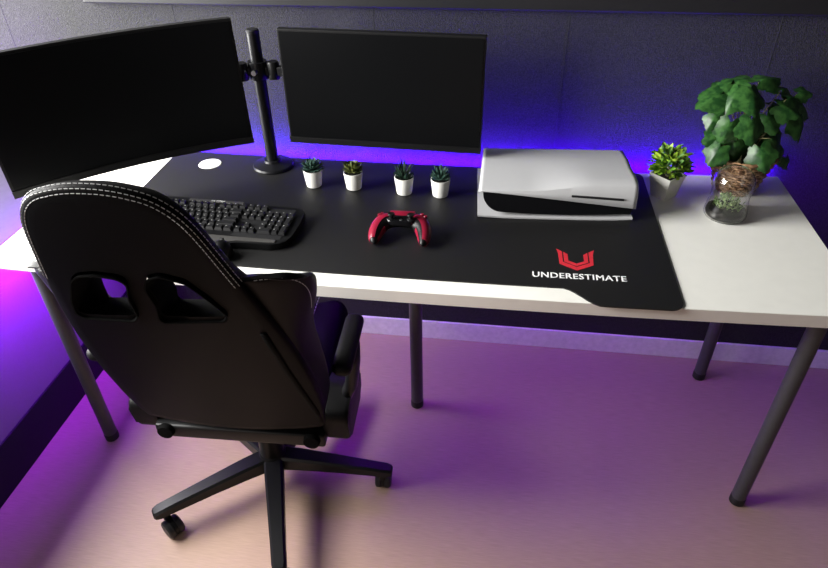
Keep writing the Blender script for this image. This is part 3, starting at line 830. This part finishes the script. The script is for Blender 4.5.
# seat
pan = link('seat_frame', box(-.210, .210, -.158, .235, .360, .402, .007, 3), M['black'], CH, smooth=.6)
def seat_cushion():
    n, mrows = 22, 26; rings = []
    for j in range(mrows+1):
        f = j/mrows; y = -.150+.430*f
        end = min(1, min(f, 1-f)/.07); e = math.sqrt(max(0, 1-(1-end)**2))
        w = (.205-.012*f)*(.94+.06*e)
        top = .465+.022*math.sin(PI*min(1, f*1.05))**.5*0+.018*f
        ring = []
        prof = [(-1, -.2), (-1.02, .35), (-.98, .85), (-.88, 1.12), (-.74, 1.05), (-.62, .86), (-.3, .84), (0, .85), (.3, .84), (.62, .86), (.74, 1.05), (.88, 1.12), (.98, .85), (1.02, .35), (1, -.2), (.9, -.45), (0, -.5), (-.9, -.45)]
        zb_, zt_ = .418, top
        for u, v in prof:
            hh = (zt_-zb_); zz = zb_+hh*v*(1.0 if v < 0 else (.55+.45*e))
            ring.append((u*w, y, max(.400, zz)))
        rings.append(ring)
    return loft(rings)
sc = subsurf(link('seat_cushion', seat_cushion(), M['leather'], CH, smooth=True), 1)
b = bmesh.new()
for sx_ in (-1, 1):
    for i in range(30):
        y = -.13+.385*i/30
        tube([(sx_*.118, y, .4925+.014*(y+.15)/.43-.008), (sx_*.118, y+.008, .4925+.014*(y+.158)/.43-.008)], .0009, 4, bm=b)
link('seat_stitching', b, M['stitch'], sc)
# armrests and hinge covers
for sx_ in (-1, 1):
    hc = prism(round_poly([(-.135, .362), (.026, .370), (.032, .440), (.010, .462), (-.060, .488), (-.150, .460)], .022, 5), 0, .062, .010, 3)
    for v in hc.verts:
        yy_, zz, xx = v.co.x, v.co.y, v.co.z
        v.co = Vector((sx_*(.206+xx), yy_, zz))
    h = link('hinge_cover', hc, M['leather_side'], CH, smooth=.7)
    arm = link('armrest', box(sx_*.274-.022, sx_*.274+.022, -.182, .008, .620, .655, .017, 4), M['leather_side'], CH, smooth=.8)
    link('armrest_post', tube([(sx_*.245, -.075, .44), (sx_*.268, -.075, .50), (sx_*.280, -.080, .58), (sx_*.283, -.085, .632)], .016, 12, flat=1.5), M['black'], arm, smooth=True)
for sx_ in (-1, 1):
    link('hinge_cap', lathe([(0, -.004), (.020, -.004), (.022, 0), (.020, .012), (0, .014)], 24), M['liner'], CH, smooth=.6).matrix_basis = Matrix.Translation((sx_*.180, -.158, .388)) @ Matrix.Rotation(PI/2, 4, 'X') @ Matrix.Scale(.95, 4)

# backrest frame: u right, v up along the back, w forwards
REC = math.radians(18)
BO = Vector((0, -.17, .42)); BU = Vector((1, 0, 0)); BV = Vector((0, -math.sin(REC), math.cos(REC))); BW = Vector((0, math.cos(REC), math.sin(REC)))
UC = .016
def B(u, v, w): return BO+BU*(u+UC)+BV*v+BW*w
HALF = [(.055, .206), (.085, .214), (.15, .220), (.22, .221), (.30, .217), (.41, .205), (.50, .188), (.58, .170), (.62, .160), (.66, .150), (.71, .137), (.745, .125), (.772, .109), (.793, .085), (.805, .052), (.810, .024), (.811, 0)]
def outline():
    hs = smooth_pts([(h, v, 0) for v, h in HALF], 5)
    bot = [(u, .055-.012*(1-(u/.2)**2)) for u in (-.16, -.10, -.05, 0, .05, .10, .16)]
    right = [(p.x, p.y) for p in hs]; left = [(-p.x, p.y) for p in hs[:-1]][::-1]
    return bot+right+left
OUT = outline()
def inset(poly, d):
    out = []; n = len(poly)
    for i in range(n):
        a, p, c = Vector(poly[i-1]), Vector(poly[i]), Vector(poly[(i+1) % n])
        t = (c-a).normalized(); nrm = Vector((-t.y, t.x)); q = p+nrm*d; out.append((q.x, q.y))
    return out
def bulge(u, v): return -.016*max(0, 1-(u/.22)**2)*max(0, min(1, (.82-v)/.25))
def thin(v): t = min(max((v-.52)/.12, 0), 1); return 1-.30*t*t*(3-2*t)
def back_panel():
    rings = []
    for d, w in [(.005, .000), (.0015, .003), (0, .008), (.001, .016), (.006, .029), (.015, .044), (.027, .058), (.042, .066)]:
        rings.append([(u, v, w*thin(q[1])) for (u, v), q in zip(inset(OUT, d), OUT)])
    b = bmesh.new()
    R = [[b.verts.new(p) for p in r] for r in rings]; n = len(R[0])
    for a, c in zip(R[:-1], R[1:]):
        for i in range(n): b.faces.new((a[i], a[(i+1) % n], c[(i+1) % n], c[i]))
    for ring, sign in ((R[0], 1), (R[-1], 0)):
        prev = ring
        for sc_ in (.9, .75, .55, .3):
            cur = []
            for vv, v0 in zip(ring, ring):
                u, v, w = v0.co; vm = min(max(v, .20), .62); nu, nv_ = u*sc_, vm+(v-vm)*sc_
                cur.append(b.verts.new((nu, nv_, w)))
            for i in range(n): b.faces.new((prev[i], prev[(i+1) % n], cur[(i+1) % n], cur[i]))
            prev = cur
        # close with pairs across the spine
        bmesh.ops.contextual_create(b, geom=prev)
    bmesh.ops.remove_doubles(b, verts=b.verts[:], dist=1e-5)
    for vv in b.verts:
        u, v, w = vv.co
        if w < .02: w += bulge(u, v)
        vv.co = B(u, v, w)
    return b
bp_ = link('backrest', back_panel(), M['leather'], CH, smooth=.9)
HOLE_L = [(-.112, .606), (-.095, .621), (-.063, .627), (-.028, .622), (-.018, .610), (-.030, .572), (-.036, .518), (-.048, .503), (-.142, .496), (-.153, .507), (-.140, .549)]
HOLE_R = [(.020, .622), (.044, .632), (.080, .618), (.106, .572), (.122, .530), (.114, .513), (.008, .505), (.002, .515), (.012, .555), (.010, .598)]
SL = .85
HOLE = [HOLE_L, HOLE_R[::-1]]
for hp_ in HOLE:
    poly = round_poly(hp_, .007, 3)
    poly = poly if True else poly
    bb = bmesh.new()
    r0 = [B(u+.36*SL*.06, v+1.1*SL*.06, -.06) for u, v in poly]; r1 = [B(u-.36*SL*.12, v-1.1*SL*.12, .12) for u, v in poly]
    ct = link('cutter', loft([r0, r1], bm=bb)); ct.parent = CH
    boolean(bp_, ct)
for p in bp_.data.polygons: p.use_smooth = True
try: bp_.data.set_sharp_from_angle(angle=.9)
except Exception: pass
for hp_ in HOLE:
    poly = round_poly(hp_, .007, 3); n = len(poly); ins = inset(poly, .0 if True else 0)
    c = Vector((sum(p[0] for p in poly)/n, sum(p[1] for p in poly)/n))
    rr = []
    for k, w in [(1.0, .050), (1.03, -.001), (1.05, -.004), (1.0, -.004), (.95, .004), (.90, .030), (.82, .062), (.98, .064)]:
        ww = max(0, w)
        rr.append([B((u-c.x)*k+c.x-.36*SL*ww, (v-c.y)*k+c.y-1.1*SL*ww, w+(bulge(u, v) if w < .02 else 0)) for u, v in poly])
    link('slot_trim', loft(rr, cap=False), M['liner'], bp_, smooth=.7)
# wings (side bolsters)
TIP = [(.075, .212, .085), (.15, .215, .095), (.24, .214, .100), (.33, .216, .100), (.40, .228, .094), (.455, .244, .087), (.50, .254, .078), (.540, .258, .070), (.574, .253, .058), (.596, .234, .045), (.601, .204, .034), (.603, .182, .024)]
for sx_ in (1, -1):
    rings = []
    T = smooth_pts([(a, b_, c) for a, b_, c in TIP], 3)
    for p in T:
        v, ut, w = p.x, p.y, p.z; ue = interp(HALF, v)-.004
        if sx_ < 0: ut = max(ue-.012, ut-.024*min(1, max(0, (v-.30)/.15)))
        th = .030 if v < .56 else .030*max(.25, (.64-v)/.08)
        pr = [(ue-.030, .012), (ue, .004), (ue+(ut-ue)*.45, w*.22), (ue+(ut-ue)*.85, w*.62), (ut, w*.92), (ut-.001, w+.010), (ut-.012, w+.016), (ut-.030, w+.008), (ue-.02, .075), (ue-.06, .068)]
        kw = max(.30, 1-max(0, v-.54)/.075)
        pr = pr[:5]+[(u, w_*kw) for u, w_ in pr[5:]]
        rings.append([B(sx_*u, v-.10*max(0, w_-.02)*(1 if v > .5 else 0), w_) for u, w_ in pr])
    wg = link('side_bolster', loft(rings), M['leather_side'], CH, smooth=.9)
    subsurf(wg, 1)
    if sx_ == 1:
        zp = [(.184, .467, -.001), (.1935, .40, -.001), (.2005, .325, -.001), (.208, .24, -.001), (.213, .15, -.001), (.211, .085, -.001)]
    else: zp = None
    if sx_ < 0: continue
    zs = [(sx_*.168, .467), (sx_*.174, .40), (sx_*.181, .325), (sx_*.193, .23), (sx_*.205, .14), (sx_*.206, .085)]
    zb3 = tube([B(u, v, -.001+bulge(u, v)) for u, v in zs], .0066, 8, flat=.6)
    link('zip', zb3, M['zip'], wg, smooth=True)
# stitching rows
def dashes(path, ln, gap, r, bm):
    P_ = [Vector(p) for p in path]; acc = 0.; i = 0
    seglen = [(b_-a).length for a, b_ in zip(P_[:-1], P_[1:])]; tot = sum(seglen)
    def at(s):
        for q, l in enumerate(seglen):
            if s <= l: return P_[q]+(P_[q+1]-P_[q])*(s/l)
            s -= l
        return P_[-1]
    s = 0.
    while s < tot-ln:
        tube([at(s), at(s+ln*.5), at(s+ln)], r, 4, bm=bm); s += ln+gap
b = bmesh.new()
for d, w in [(.0080, -.0008), (.0012, .0025), (-.0010, .0135)]:
    pl = inset(OUT, d); path = [B(u, v, w*thin(q[1])+bulge(u, v)*(1 if w < .02 else 0)) for (u, v), q in zip(pl, OUT) if q[1] > .60]
    dashes(path, .0055, .0028, .00075, b)
link('stitching', b, M['stitch'], bp_)
for sx_ in (1, -1):
    b = bmesh.new()
    T = [p for p in smooth_pts(TIP, 4) if p.x > .47]
    if sx_ < 0: continue
    dashes([B(sx_*(p.y-.004), p.x-.001, p.z*.62-.006) for p in T], .0055, .0028, .00075, b)
    link('wing_stitching', b, M['stitch'], bp_)
